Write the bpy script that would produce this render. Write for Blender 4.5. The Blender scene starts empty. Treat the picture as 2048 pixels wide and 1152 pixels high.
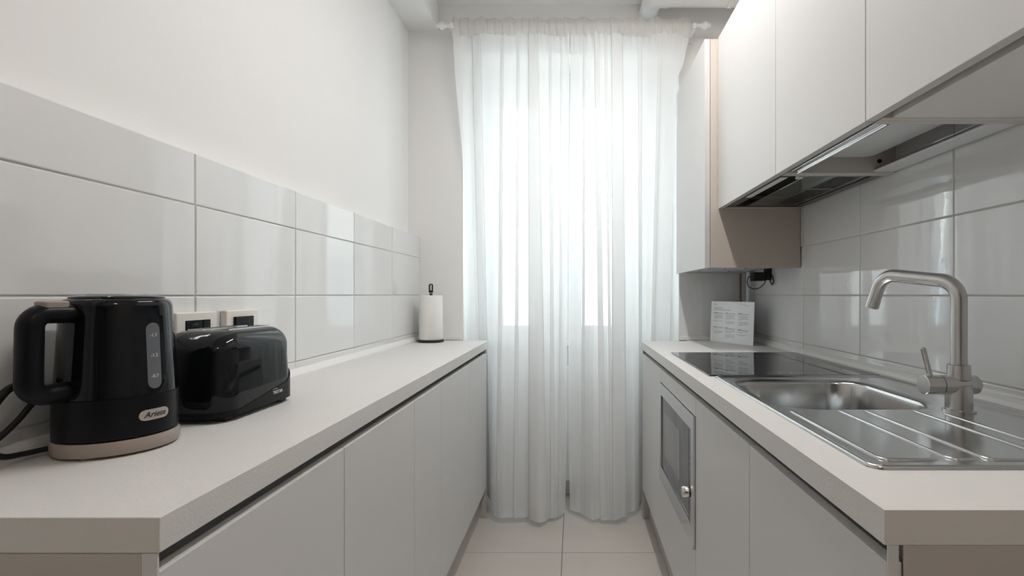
import bpy, bmesh, math, random
from mathutils import Vector, Matrix
PI = math.pi
random.seed(7)
sc = bpy.context.scene
C = sc.collection

# ------------------------------------------------------------------ camera, world, lights, exposure
CAM_Z = 1.18
cam_d = bpy.data.cameras.new('camera')
cam_d.sensor_fit = 'HORIZONTAL'; cam_d.sensor_width = 36.0
cam_d.lens = 36.0 * 1000.0 / 2048.0
cam_d.shift_x = (1024 - 1148) / 2048.0
cam_d.shift_y = (589 - 576) / 2048.0
cam_d.clip_start = 0.02
cam = bpy.data.objects.new('camera', cam_d); C.objects.link(cam)
cam.location = (0, 0, CAM_Z); cam.rotation_euler = (PI / 2, 0, 0)
sc.camera = cam

sc.view_settings.view_transform = 'Standard'
sc.view_settings.look = 'None'
sc.view_settings.gamma = 1.0
sc.view_settings.use_curve_mapping = False
sc.view_settings.exposure = 0.27
sc.cycles.max_bounces = 10
sc.cycles.diffuse_bounces = 6
sc.cycles.glossy_bounces = 4
sc.cycles.transparent_max_bounces = 20
sc.cycles.use_adaptive_sampling = True
sc.cycles.adaptive_threshold = 0.06

world = bpy.data.worlds.new('overcast_sky'); sc.world = world
world.use_nodes = True
bgn = world.node_tree.nodes['Background']
bgn.inputs['Color'].default_value = (0.86, 0.945, 1.0, 1)
bgn.inputs['Strength'].default_value = 7.6

def area(name, loc, rot, sx, sy, power, col=(1, 1, 1), portal=False):
    d = bpy.data.lights.new(name, 'AREA'); d.shape = 'RECTANGLE'; d.size = sx; d.size_y = sy
    d.energy = power; d.color = col
    if portal: d.cycles.is_portal = True
    o = bpy.data.objects.new(name, d); C.objects.link(o); o.location = loc; o.rotation_euler = rot
    return o
# portal of the sky light in the window opening
area('window_portal', (-0.08, 3.09, 1.65), (-PI / 2, 0, 0), 0.90, 1.50, 1.0, portal=True)
# added area light, weak fill from the hall behind the camera
area('hall_fill_light', (0.0, -1.5, 2.70), (0, 0, 0), 1.1, 1.6, 1.0, (1.0, 0.95, 0.90))
# added linear fill over the kitchen, out of view, to supplement the daylight
area('linear_fill_light', (0.25, 1.50, 2.69), (0, 0, 0), 0.05, 1.0, 15, (1.0, 0.978, 0.96))

# ------------------------------------------------------------------ materials
MATS = {}
def mat(name, col, rough=0.5, metal=0.0, spec=0.5, bump=None, var=None, coat=0.0, aniso=0.0, emit=None):
    m = bpy.data.materials.new(name); m.use_nodes = True
    nt = m.node_tree; b = nt.nodes['Principled BSDF']
    b.inputs['Base Color'].default_value = (*col, 1)
    b.inputs['Roughness'].default_value = rough
    b.inputs['Metallic'].default_value = metal
    b.inputs['Specular IOR Level'].default_value = spec
    b.inputs['Coat Weight'].default_value = coat
    b.inputs['Coat Roughness'].default_value = 0.03
    if aniso: b.inputs['Anisotropic'].default_value = aniso
    if emit:
        b.inputs['Emission Color'].default_value = (*emit[0], 1); b.inputs['Emission Strength'].default_value = emit[1]
    geo = nt.nodes.new('ShaderNodeNewGeometry') if (bump or var) else None
    def noise(scale, detail, stretch=None):
        n = nt.nodes.new('ShaderNodeTexNoise'); n.inputs['Scale'].default_value = scale; n.inputs['Detail'].default_value = detail
        if stretch:
            mp = nt.nodes.new('ShaderNodeMapping'); mp.inputs['Scale'].default_value = stretch
            nt.links.new(geo.outputs['Position'], mp.inputs['Vector']); nt.links.new(mp.outputs['Vector'], n.inputs['Vector'])
        else:
            nt.links.new(geo.outputs['Position'], n.inputs['Vector'])
        return n
    if var:   # (scale, amount, stretch)
        n = noise(var[0], 4, var[2] if len(var) > 2 else None)
        mx = nt.nodes.new('ShaderNodeMix'); mx.data_type = 'RGBA'
        k = var[1]
        mx.inputs[6].default_value = (*[c * (1 - k) for c in col], 1)
        mx.inputs[7].default_value = (*[min(1, c * (1 + k)) for c in col], 1)
        nt.links.new(n.outputs['Fac'], mx.inputs[0]); nt.links.new(mx.outputs[2], b.inputs['Base Color'])
    if bump:  # list of (scale, strength, distance, stretch)
        prev = None
        for t in bump:
            n = noise(t[0], 3, t[3] if len(t) > 3 else None)
            bp = nt.nodes.new('ShaderNodeBump'); bp.inputs['Strength'].default_value = t[1]; bp.inputs['Distance'].default_value = t[2]
            nt.links.new(n.outputs['Fac'], bp.inputs['Height'])
            if prev: nt.links.new(prev.outputs['Normal'], bp.inputs['Normal'])
            prev = bp
        nt.links.new(prev.outputs['Normal'], b.inputs['Normal'])
    MATS[name] = m
    return m

plaster = mat('plaster', (0.83, 0.827, 0.82), 0.9, bump=[(60, 0.12, 0.003), (9, 0.10, 0.01)])
shaded_rough_plaster = mat('shaded_rough_plaster', (0.74, 0.745, 0.75), 0.9, bump=[(45, 0.5, 0.005, (1, 1, .35)), (8, 0.3, 0.012)])
grout = mat('grout', (0.56, 0.54, 0.52), 0.9)
wall_tile = mat('wall_tile', (0.74, 0.745, 0.745), 0.03, spec=1.0, bump=[(5, 0.035, 0.012), (70, 0.05, 0.003, (1, .4, 1))])
floor_tile = mat('floor_tile', (0.58, 0.54, 0.50), 0.09, var=(3.0, 0.07, (1, 2.2, 1)), bump=[(14, 0.03, 0.004)])
worktop_m = mat('worktop_laminate', (0.70, 0.69, 0.673), 0.5, bump=[(210, 0.35, 0.0012), (70, 0.25, 0.0015)], var=(18, 0.025))
door_m = mat('matt_greige_front', (0.67, 0.665, 0.66), 0.42, bump=[(600, 0.08, 0.0004)])
upper_m = mat('matt_white_front', (0.64, 0.632, 0.622), 0.42, bump=[(600, 0.08, 0.0004)])
carcass_m = mat('carcass_board', (0.52, 0.485, 0.455), 0.55)
profile_m = mat('grip_profile_grey', (0.36, 0.36, 0.365), 0.5)
edge_m = mat('raw_board_edge', (0.42, 0.30, 0.22), 0.6)
trim_m = mat('white_trim', (0.80, 0.795, 0.785), 0.35)
white_paint = mat('white_paint', (0.82, 0.83, 0.83), 0.4)
steel = mat('brushed_steel', (0.60, 0.595, 0.585), 0.27, metal=1.0, bump=[(120, 0.05, 0.001, (1, 1, 12))])
sink_steel = mat('sink_steel', (0.60, 0.605, 0.61), 0.17, metal=1.0, bump=[(25, 0.035, 0.002, (8, 1, 1))])
chrome = mat('polished_steel', (0.80, 0.80, 0.80), 0.12, metal=1.0)
alu = mat('aluminium', (0.70, 0.71, 0.72), 0.25, metal=1.0)
hob_glass = mat('black_glass', (0.006, 0.006, 0.007), 0.015, spec=0.9)
mw_glass = mat('microwave_dark_glass', (0.045, 0.047, 0.05), 0.04, spec=0.9)
mw_window = mat('microwave_window_mesh', (0.20, 0.205, 0.21), 0.06, spec=0.9)
gloss_black = mat('gloss_black', (0.005, 0.006, 0.008), 0.04, spec=0.32)
satin_black = mat('satin_black', (0.007, 0.0075, 0.009), 0.33, spec=.15)
soft_black = mat('soft_black', (0.012, 0.012, 0.013), 0.5)
rubber = mat('black_rubber', (0.012, 0.012, 0.012), 0.55)
taupe = mat('taupe_plastic', (0.33, 0.28, 0.245), 0.4)
gauge_m = mat('water_gauge_plastic', (0.13, 0.14, 0.155), 0.15)
print_w = mat('white_print', (0.8, 0.8, 0.8), 0.6)
print_d = mat('dark_print', (0.03, 0.03, 0.035), 0.6)
print_g = mat('grey_print', (0.30, 0.31, 0.33), 0.7)
paper = mat('kitchen_paper', (0.85, 0.84, 0.82), 0.95, bump=[(160, 0.5, 0.002)])
card_m = mat('white_card', (0.85, 0.87, 0.88), 0.35)
socket_w = mat('ivory_plate', (0.80, 0.76, 0.70), 0.25)
pvc = mat('white_pvc', (0.80, 0.82, 0.82), 0.3)
grey_pvc = mat('grey_pvc_pipe', (0.70, 0.72, 0.73), 0.4)
copper = mat('copper_pipe', (0.20, 0.13, 0.10), 0.5, metal=0.3)
hood_dark = mat('hood_dark_metal', (0.16, 0.155, 0.15), 0.35, metal=0.7)
filter_m = mat('filter_mesh', (0.20, 0.20, 0.20), 0.35, metal=0.9)
lamp_plastic = mat('frosted_diffuser', (0.85, 0.86, 0.86), 0.3)
brick_out = mat('facade_plaster', (0.74, 0.73, 0.69), 0.9, var=(0.8, 0.06))
facade_trim = mat('facade_stone_trim', (0.60, 0.60, 0.58), 0.9)
shutter_m = mat('shutter_grey_paint', (0.62, 0.64, 0.64), 0.6)
dark_win = mat('facade_window_glass', (0.35, 0.40, 0.43), 0.1)
wood_door = mat('hall_door_wood', (0.30, 0.24, 0.19), 0.5)

def glassy(name, tint, transp, rough=0.02):
    m = bpy.data.materials.new(name); m.use_nodes = True; nt = m.node_tree
    for n in list(nt.nodes): nt.nodes.remove(n)
    out = nt.nodes.new('ShaderNodeOutputMaterial'); mx = nt.nodes.new('ShaderNodeMixShader')
    t = nt.nodes.new('ShaderNodeBsdfTransparent'); t.inputs['Color'].default_value = (*tint, 1)
    g = nt.nodes.new('ShaderNodeBsdfGlossy'); g.inputs['Roughness'].default_value = rough; g.inputs['Color'].default_value = (0.9, 0.95, 0.95, 1)
    mx.inputs[0].default_value = 1 - transp
    nt.links.new(t.outputs[0], mx.inputs[1]); nt.links.new(g.outputs[0], mx.inputs[2]); nt.links.new(mx.outputs[0], out.inputs['Surface'])
    MATS[name] = m; return m
glass = glassy('window_glass', (0.97, 0.985, 0.98), 0.93)
hood_glass = glassy('hood_green_glass', (0.62, 0.72, 0.70), 0.62, 0.06)

def fabric(name, col, transp, trans):
    m = bpy.data.materials.new(name); m.use_nodes = True; nt = m.node_tree
    for n in list(nt.nodes): nt.nodes.remove(n)
    out = nt.nodes.new('ShaderNodeOutputMaterial')
    d = nt.nodes.new('ShaderNodeBsdfDiffuse'); d.inputs['Color'].default_value = (*col, 1)
    t = nt.nodes.new('ShaderNodeBsdfTranslucent'); t.inputs['Color'].default_value = (*col, 1)
    tp = nt.nodes.new('ShaderNodeBsdfTransparent')
    m1 = nt.nodes.new('ShaderNodeMixShader'); m1.inputs[0].default_value = trans
    m2 = nt.nodes.new('ShaderNodeMixShader'); m2.inputs[0].default_value = transp
    nt.links.new(d.outputs[0], m1.inputs[1]); nt.links.new(t.outputs[0], m1.inputs[2])
    nt.links.new(m1.outputs[0], m2.inputs[1]); nt.links.new(tp.outputs[0], m2.inputs[2]); nt.links.new(m2.outputs[0], out.inputs['Surface'])
    MATS[name] = m; return m
sheer = fabric('sheer_voile', (0.95, 0.955, 0.955), 0.20, 0.40)
sheer_dense = fabric('gathered_unlit_voile', (0.86, 0.845, 0.82), 0.12, 0.45)  # denser cloth; its beige paints in the missing backlight

# ------------------------------------------------------------------ mesh helpers
WPOS = {}
def bm_new(): return bmesh.new()

def box(bm, x0, x1, y0, y1, z0, z1, bev=0.0, seg=2):
    if x0 > x1: x0, x1 = x1, x0
    if y0 > y1: y0, y1 = y1, y0
    if z0 > z1: z0, z1 = z1, z0
    v = [bm.verts.new(p) for p in ((x0, y0, z0), (x1, y0, z0), (x1, y1, z0), (x0, y1, z0), (x0, y0, z1), (x1, y0, z1), (x1, y1, z1), (x0, y1, z1))]
    fs = [bm.faces.new([v[i] for i in f]) for f in ((3, 2, 1, 0), (4, 5, 6, 7), (0, 1, 5, 4), (1, 2, 6, 5), (2, 3, 7, 6), (3, 0, 4, 7))]
    if bev > 0:
        es = list({e for f in fs for e in f.edges})
        bmesh.ops.bevel(bm, geom=es, offset=bev, offset_type='OFFSET', segments=seg, profile=0.5, affect='EDGES')
    return bm

def quad(bm, a, b, c, d):
    return bm.faces.new([bm.verts.new(p) for p in (a, b, c, d)])

def loops(bm, rings, close_start=False, close_end=False, cyclic=True):
    vr = [[bm.verts.new(p) for p in r] for r in rings]
    for a, b in zip(vr, vr[1:]):
        n = len(a)
        for i in range(n if cyclic else n - 1):
            j = (i + 1) % n
            bm.faces.new((a[i], a[j], b[j], b[i]))
    if close_start: bm.faces.new(list(reversed(vr[0])))
    if close_end: bm.faces.new(vr[-1])
    return bm

def lathe(bm, prof, cx, cy, n=48):
    rings = [[(cx + r * math.cos(2 * PI * i / n), cy + r * math.sin(2 * PI * i / n), z) for i in range(n)] for r, z in prof]
    return loops(bm, rings, True, True)

def rrect(x0, x1, y0, y1, r, k=6):
    pts = []
    for cx, cy, a0 in ((x1 - r, y1 - r, 0), (x0 + r, y1 - r, 90), (x0 + r, y0 + r, 180), (x1 - r, y0 + r, 270)):
        for i in range(k + 1):
            a = math.radians(a0 + 90 * i / k)
            pts.append((cx + r * math.cos(a), cy + r * math.sin(a)))
    return pts

def smooth_path(pts, n=8):
    P = [Vector(p) for p in pts]
    P = [P[0] * 2 - P[1]] + P + [P[-1] * 2 - P[-2]]
    out = []
    for i in range(1, len(P) - 2):
        p0, p1, p2, p3 = P[i - 1:i + 3]
        for k in range(n):
            t = k / n
            out.append(0.5 * ((2 * p1) + (p2 - p0) * t + (2 * p0 - 5 * p1 + 4 * p2 - p3) * t * t + (3 * p1 - p0 - 3 * p2 + p3) * t ** 3))
    out.append(P[-2]); return out

def tube(bm, pts, r, n=12, ref=None, r2=None):
    """sweep an ellipse (r along ref-perp, r2 along binormal) through pts; r may be a list"""
    P = [Vector(p) for p in pts]
    T = []
    for i in range(len(P)):
        a = P[max(0, i - 1)]; b = P[min(len(P) - 1, i + 1)]
        T.append((b - a).normalized())
    N = Vector(ref) if ref else (Vector((0, 0, 1)) if abs(T[0].z) < 0.9 else Vector((1, 0, 0)))
    N = (N - T[0] * N.dot(T[0])).normalized()
    rings = []
    for i, (p, t) in enumerate(zip(P, T)):
        N = (N - t * N.dot(t)).normalized(); B = t.cross(N)
        ra = r[i] if isinstance(r, (list, tuple)) else r
        rb = ra if r2 is None else (r2[i] if isinstance(r2, (list, tuple)) else r2)
        rings.append([tuple(p + N * (ra * math.cos(2 * PI * k / n)) + B * (rb * math.sin(2 * PI * k / n))) for k in range(n)])
    return loops(bm, rings, True, True)

def obj(name, bm, m, parent=None, smooth=None, pivot=None, kind=None):
    bmesh.ops.recalc_face_normals(bm, faces=bm.faces[:])
    me = bpy.data.meshes.new(name); bm.to_mesh(me); bm.free()
    return obj_me(name, me, m, parent, smooth, pivot, kind)

def obj_me(name, me, m, parent=None, smooth=None, pivot=None, kind=None):
    if pivot is None:
        xs = [v.co for v in me.vertices]
        lo = Vector((min(v.x for v in xs), min(v.y for v in xs), min(v.z for v in xs)))
        hi = Vector((max(v.x for v in xs), max(v.y for v in xs), max(v.z for v in xs)))
        pivot = Vector(((lo.x + hi.x) / 2, (lo.y + hi.y) / 2, lo.z))
    pivot = Vector(pivot)
    me.transform(Matrix.Translation(-pivot))
    if smooth is not None:
        for p in me.polygons: p.use_smooth = True
        me.set_sharp_from_angle(angle=math.radians(smooth))
    me.materials.append(m)
    o = bpy.data.objects.new(name, me); C.objects.link(o)
    if parent is not None:
        o.parent = parent; o.location = pivot - WPOS[parent.name]
    else:
        o.location = pivot
    WPOS[o.name] = pivot
    if kind: o['kind'] = kind
    return o

def thing(name, label, cat, loc, group=None):
    o = bpy.data.objects.new(name, None); C.objects.link(o); o.location = loc
    o.empty_display_size = 0.05
    o['label'] = label; o['category'] = cat
    if group: o['group'] = group
    WPOS[o.name] = Vector(loc); return o

def tag(o, label, cat, group=None):
    o['label'] = label; o['category'] = cat
    if group: o['group'] = group
    return o

def bobj(name, dims, m, parent=None, bev=0.0, kind=None):
    return obj(name, box(bm_new(), *dims, bev=bev), m, parent, smooth=None, kind=kind)

def text_mesh(body, size, bold=False, shear=0.0, offset=0.0):
    cu = bpy.data.curves.new('lettering', 'FONT'); cu.body = body; cu.size = size
    cu.align_x = 'CENTER'; cu.align_y = 'CENTER'; cu.shear = shear; cu.offset = offset
    cu.resolution_u = 3
    to = bpy.data.objects.new('lettering', cu); C.objects.link(to)
    dg = bpy.context.evaluated_depsgraph_get(); dg.update()
    me = bpy.data.meshes.new_from_object(to.evaluated_get(dg))
    bpy.data.objects.remove(to); bpy.data.curves.remove(cu)
    if not len(me.vertices): return me
    return me

# ------------------------------------------------------------------ key dimensions (metres; x right, y away from the camera, z up)
XTL = -0.843        # face of the left wall tiles
XPL = -0.903        # left plaster above the tile ledge
XTR = 0.955         # face of the right wall tiles
YB = 2.72           # back (window) wall
YREAR = -4.5
ZC = 2.76           # ceiling
ZL = 1.495          # top of left tiling
TOP = 0.932         # worktop surface
OPX0, OPX1, OPZ = -0.604, 0.570, 2.49   # window recess
YW = 2.98           # window plane in the recess
TT = 0.008          # tile thickness

# ------------------------------------------------------------------ structure
floor_grout = mat('floor_grout', (.22, .21, .20), .9)
fl = bobj('floor', (-1.0, 1.05, YREAR - .05, YW + .12, -0.12, -0.003), floor_grout, kind='structure')
# floor tiles 60 x 60
ft = None
xs = [-0.654, -0.054, 0.546]; ys = [2.287 - .6 * k for k in range(9)] + [2.75]
def floor_piece(x0, x1, y0, y1):
    g = 0.0016
    bobj('tile', (x0 + g, x1 - g, y0 + g, y1 - g, -0.0030, 0.0), floor_tile, fl, bev=0.0008)
yrows = [(YREAR, -4.313), (-4.313, -3.713), (-3.713, -3.113), (-3.113, -2.513), (-2.513, -1.913), (-1.913, -1.313), (-1.313, -.713), (-.713, -.113), (-.113, .487), (.487, 1.087), (1.087, 1.687), (1.687, 2.287), (2.287, 2.75), (2.75, YW + .02)]
for y0, y1 in yrows:
    for x0, x1 in ((XPL, -0.654), (-0.654, -0.054), (-0.054, 0.546), (0.546, XTR + .005)):
        if y0 >= 2.74: x0, x1 = max(x0, OPX0), min(x1, OPX1)
        if x1 - x0 > 0.02: floor_piece(x0, x1, y0, y1)

ce = bobj('ceiling', (-1.0, 1.05, YREAR - .05, YB + .2, ZC, ZC + .1), plaster, kind='structure')
bobj('soffit', (XPL, -0.737, YREAR, YB, 2.615, ZC), plaster, ce)

b = bm_new()
box(b, XPL - .12, XPL, YREAR, YB, -0.01, ZC)
box(b, XPL, XTL - TT, 0.10, YB, -0.01, ZL)
wl = obj('wall_left', b, plaster, kind='structure')
# grout bed behind left tiles
bobj('grout_bed', (XTL - TT, XTL - 0.0022, 0.10, YB, 0.93, ZL - .002), grout, wl)
b = bm_new()
box(b, XTR + .010, XTR + .12, YREAR, YB + .2, -0.01, ZC)
wr = obj('wall_right', b, plaster, kind='structure')
bobj('grout_bed', (XTR + .0022, XTR + .012, 0.02, YB, 0.93, 1.80), grout, wr)
wb = bm_new()
box(wb, -1.0, OPX0, YB, YW + .12, -0.01, ZC)
box(wb, OPX1, 1.05, YB, YW + .12, -0.01, ZC)
box(wb, OPX0, OPX1, YB, YW + .12, OPZ, ZC)
wback = obj('wall_back', wb, plaster, kind='structure')
b = bm_new(); box(b, OPX0, OPX1, YW, YW + .12, -0.01, 0.90)
bobj('parapet', (OPX0, OPX1, YW, YW + .12, -0.01, 0.90), plaster, wback)
bobj('baseboard_back', (OPX0, OPX1, YW - .012, YW, 0, 0.08), trim_m, kind='structure')
# rough plaster patch below the boiler cupboard, with shade put into its grey
bobj('patch', (OPX1 + .001, XTR, YB - .004, YB, TOP + .0, 1.40), shaded_rough_plaster, wback)
bobj('wall_rear', (-1.0, 1.05, YREAR - .1, YREAR, -0.01, ZC), mat('taupe_wall_paint', (.38, .35, .32), .9), kind='structure')
d1 = thing('door_1', 'dark wooden hall door behind the kitchen', 'door', (0, YREAR + .03, 0)); del d1['label']; del d1['category']; d1['kind'] = 'structure'
bobj('door_leaf', (-.42, .42, YREAR, YREAR + .04, 0.002, 2.08), wood_door, d1, bev=.003)
b = bm_new()
box(b, -.49, -.42, YREAR, YREAR + .05, .002, 2.15); box(b, .42, .49, YREAR, YREAR + .05, .002, 2.15); box(b, -.42, .42, YREAR, YREAR + .05, 2.08, 2.15)
obj('door_frame', b, trim_m, d1)

# wall tiles ( 40 x 20 ), each a piece of its own
def tile_mesh(w, h):
    """tile in the YZ plane, front face towards +x, origin at its centre"""
    b = box(bm_new(), -TT + .002, 0, -w / 2, w / 2, -h / 2, h / 2)
    front = [e for e in b.edges if all(abs(v.co.x) < 1e-6 for v in e.verts)]
    bmesh.ops.bevel(b, geom=front, offset=0.0022, segments=2, profile=.5, affect='EDGES')
    me = bpy.data.meshes.new('tile'); b.to_mesh(me); b.free()
    me.materials.append(wall_tile)
    return me
TM = {}
def put_tile(parent, x, yc, zc, w, h, side):
    key = (round(w, 3), round(h, 3))
    if key not in TM: TM[key] = tile_mesh(w - .0028, h - .0028)
    o = bpy.data.objects.new('tile', TM[key]); C.objects.link(o)
    o.parent = parent
    o.location = Vector((x, yc, zc)) - WPOS[parent.name]
    o.rotation_euler = (0, random.gauss(0, .0016), (0 if side < 0 else PI) + random.gauss(0, .003))
    return o
jl = [2.72, 2.318, 1.9165, 1.515, 1.1135, .712, .3105, .10]
for ya, yb in zip(jl[1:], jl):
    for z0, z1 in ((0.946, .976), (.976, 1.177), (1.177, 1.379), (1.379, ZL)):
        put_tile(wl, XTL, (ya + yb) / 2, (z0 + z1) / 2, yb - ya, z1 - z0, -1)
jr = [2.72, 2.496, 2.083, 1.670, 1.257, .844, .431, .02]
for ya, yb in zip(jr[1:], jr):
    for z0, z1 in ((0.946, .976), (.976, 1.177), (1.177, 1.379), (1.379, 1.581), (1.581, 1.783)):
        put_tile(wr, XTR, (ya + yb) / 2, (z0 + z1) / 2, yb - ya, z1 - z0, 1)

# upstand trims
def upstand(name, x_wall, s, y0, y1):
    b = bm_new()
    prof = [(0, 0), (.018, 0), (.018, .007), (.013, .016), (.006, .024), (0, .025)]
    rings = [[(x_wall + s * px, y, TOP + pz) for px, pz in prof] for y in (y0, y1)]
    loops(b, rings, True, True)
    return obj(name, b, trim_m, kind='structure')
upstand('trim_1', XTL, 1, 0.556, YB)
upstand('trim_2', XTR, -1, 0.575, YB)
b = bm_new(); box(b, XTL + .019, OPX0 - .006, YB - .014, YB, TOP, TOP + .022, bev=.003)
obj('trim_3', b, trim_m, kind='structure')
b = bm_new(); box(b, OPX1 + .006, XTR - .019, YB - .016, YB - .0045, TOP, TOP + .022, bev=.003)
obj('trim_4', b, trim_m, kind='structure')

# ------------------------------------------------------------------ window in the recess
win = bpy.data.objects.new('window_1', None); C.objects.link(win); win.location = (-.02, YW, .90); WPOS['window_1'] = Vector((-.02, YW, .90)); win['kind'] = 'structure'
LX0, LXM, LX1 = -0.500, -0.080, 0.340
b = bm_new()
box(b, OPX0, LX0, YW, YW + .09, .90, OPZ); box(b, LX1, OPX1, YW, YW + .09, .90, OPZ); box(b, LX0, LX1, YW, YW + .09, 2.43, OPZ); box(b, LX0, LX1, YW, YW + .09, .90, .93)
obj('window_frame', b, white_paint, win)
bobj('window_sill', (OPX0, OPX1, YW - .05, YW, .875, .90), white_paint, win, bev=.004)
for x0, x1, p0, p1 in ((LX0, LXM - .002, -.435, -.195), (LXM + .002, LX1, .030, .265)):
    b = bm_new()
    y0, y1 = YW - .008, YW + .05
    box(b, x0, p0, y0, y1, .93, 2.43); box(b, p1, x1, y0, y1, .93, 2.43)
    box(b, p0, p1, y0, y1, 2.31, 2.43); box(b, p0, p1, y0, y1, .93, .982)
    lf = obj('casement', b, white_paint, win)
    bobj('pane', (p0 - .005, p1 + .005, YW + .02, YW + .026, .975, 2.315), glass, lf)
    b = bm_new()
    for a0, a1, c0, c1 in ((p0, p0 + .014, .982, 2.31), (p1 - .014, p1, .982, 2.31), (p0, p1, .982, .996), (p0, p1, 2.296, 2.31)):
        box(b, a0, a1, YW + .004, YW + .018, c0, c1)
    obj('glazing_bead', b, white_paint, lf)
b = bm_new(); box(b, LXM - .012, LXM + .012, YW - .020, YW - .009, 1.45, 1.60, bev=.004)
tube(b, [(LXM, YW - .02, 1.52), (LXM, YW - .05, 1.52), (LXM, YW - .055, 1.50), (LXM, YW - .055, 1.41)], .008, 8)
obj('window_handle', b, chrome, win, smooth=40)

# ------------------------------------------------------------------ outside: pale facade across the street and a louvred shutter
fac = thing('apartment_facade', 'pale apartment house across the street seen through the window', 'building', (-1, 9.0, -6))
b = bm_new(); box(b, -9, 9, 9.0, 9.6, -6, 3.9)
obj('facade_wall', b, brick_out, fac)
bobj('cornice', (-9, 9, 8.7, 9.0, 3.3, 3.6), facade_trim, fac)
for wx in (-4.4, -2.1, 0.2, 2.5, 4.8):
    for wz in (-3.4, -0.2):
        b = bm_new(); box(b, wx - .62, wx + .62, 8.93, 8.999, wz - .1, wz + 2.2)
        wf = obj('facade_window', b, facade_trim, fac)
        bobj('pane', (wx - .48, wx + .48, 8.91, 8.929, wz, wz + 2.05), dark_win, wf)
sh = thing('window_shutter', 'grey louvred shutter standing half open outside the right window pane', 'shutter', (.33, 3.12, .90))
a = Vector((.345, 3.13, 0)); e = Vector((.13, 3.47, 0)); dr = (e - a).normalized(); nn = Vector((dr.y, -dr.x, 0)); LW = (e - a).length
def slab(bm, s0, s1, t0, t1, z0, z1):
    v = []
    for z in (z0, z1):
        for s, t in ((s0, t0), (s1, t0), (s1, t1), (s0, t1)):
            p = a + dr * s + nn * t; v.append(bm.verts.new((p.x, p.y, z)))
    for f in ((3, 2, 1, 0), (4, 5, 6, 7), (0, 1, 5, 4), (1, 2, 6, 5), (2, 3, 7, 6), (3, 0, 4, 7)): bm.faces.new([v[i] for i in f])
b = bm_new()
slab(b, 0, .05, -.016, .016, .92, 2.42); slab(b, LW - .05, LW, -.016, .016, .92, 2.42); slab(b, .05, LW - .05, -.016, .016, .92, 1.0); slab(b, .05, LW - .05, -.016, .016, 2.34, 2.42)
obj('shutter_frame', b, shutter_m, sh)
zz = 1.02; sm = None
while zz < 2.32:
    if sm is None:
        b = bm_new(); v = []
        for s in (.052, LW - .052):
            for t, z in ((-.016, 0), (-.012, -.006), (.016, .024), (.012, .030)):
                p = a + dr * s + nn * t; v.append((p.x, p.y, zz + z))
        loops(b, [v[:4], v[4:]], True, True)
        sm = obj('slat', b, shutter_m, sh)
    else:
        c = sm.copy(); C.objects.link(c); c.location.z = sm.location.z + (zz - 1.02)
    zz += .045

# ------------------------------------------------------------------ radiator under the window
ra = thing('radiator', 'white column radiator on the wall under the window behind the curtain', 'radiator', (-.02, 2.93, .10))
rm = None
for k in range(5):
    x0 = -.215 + .08 * k
    if rm is None:
        b = bm_new()
        box(b, x0 + .002, x0 + .078, 2.875, 2.882, .11, .765, bev=.002)
        box(b, x0 + .030, x0 + .050, 2.882, 2.955, .11, .765, bev=.004)
        box(b, x0, x0 + .08, 2.89, 2.94, .70, .765, bev=.004); box(b, x0, x0 + .08, 2.89, 2.94, .11, .16, bev=.004)
        rm = obj('radiator_element', b, white_paint, ra)
    else:
        c = rm.copy(); C.objects.link(c); c.location.x = rm.location.x + .08 * k
b = bm_new(); tube(b, [(.185, 2.915, .735), (.215, 2.915, .735)], .013, 12); tube(b, [(.205, 2.915, .735), (.205, 2.915, .76)], .015, 12)
obj('valve', b, white_paint, ra, smooth=40)
for bx_, bz_ in ((-.17, .66), (.10, .66), (-.17, .14), (.10, .14)): bobj('wall_bracket', (bx_, bx_ + .03, 2.94, YW - .001, bz_, bz_ + .03), white_paint, ra)

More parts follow.
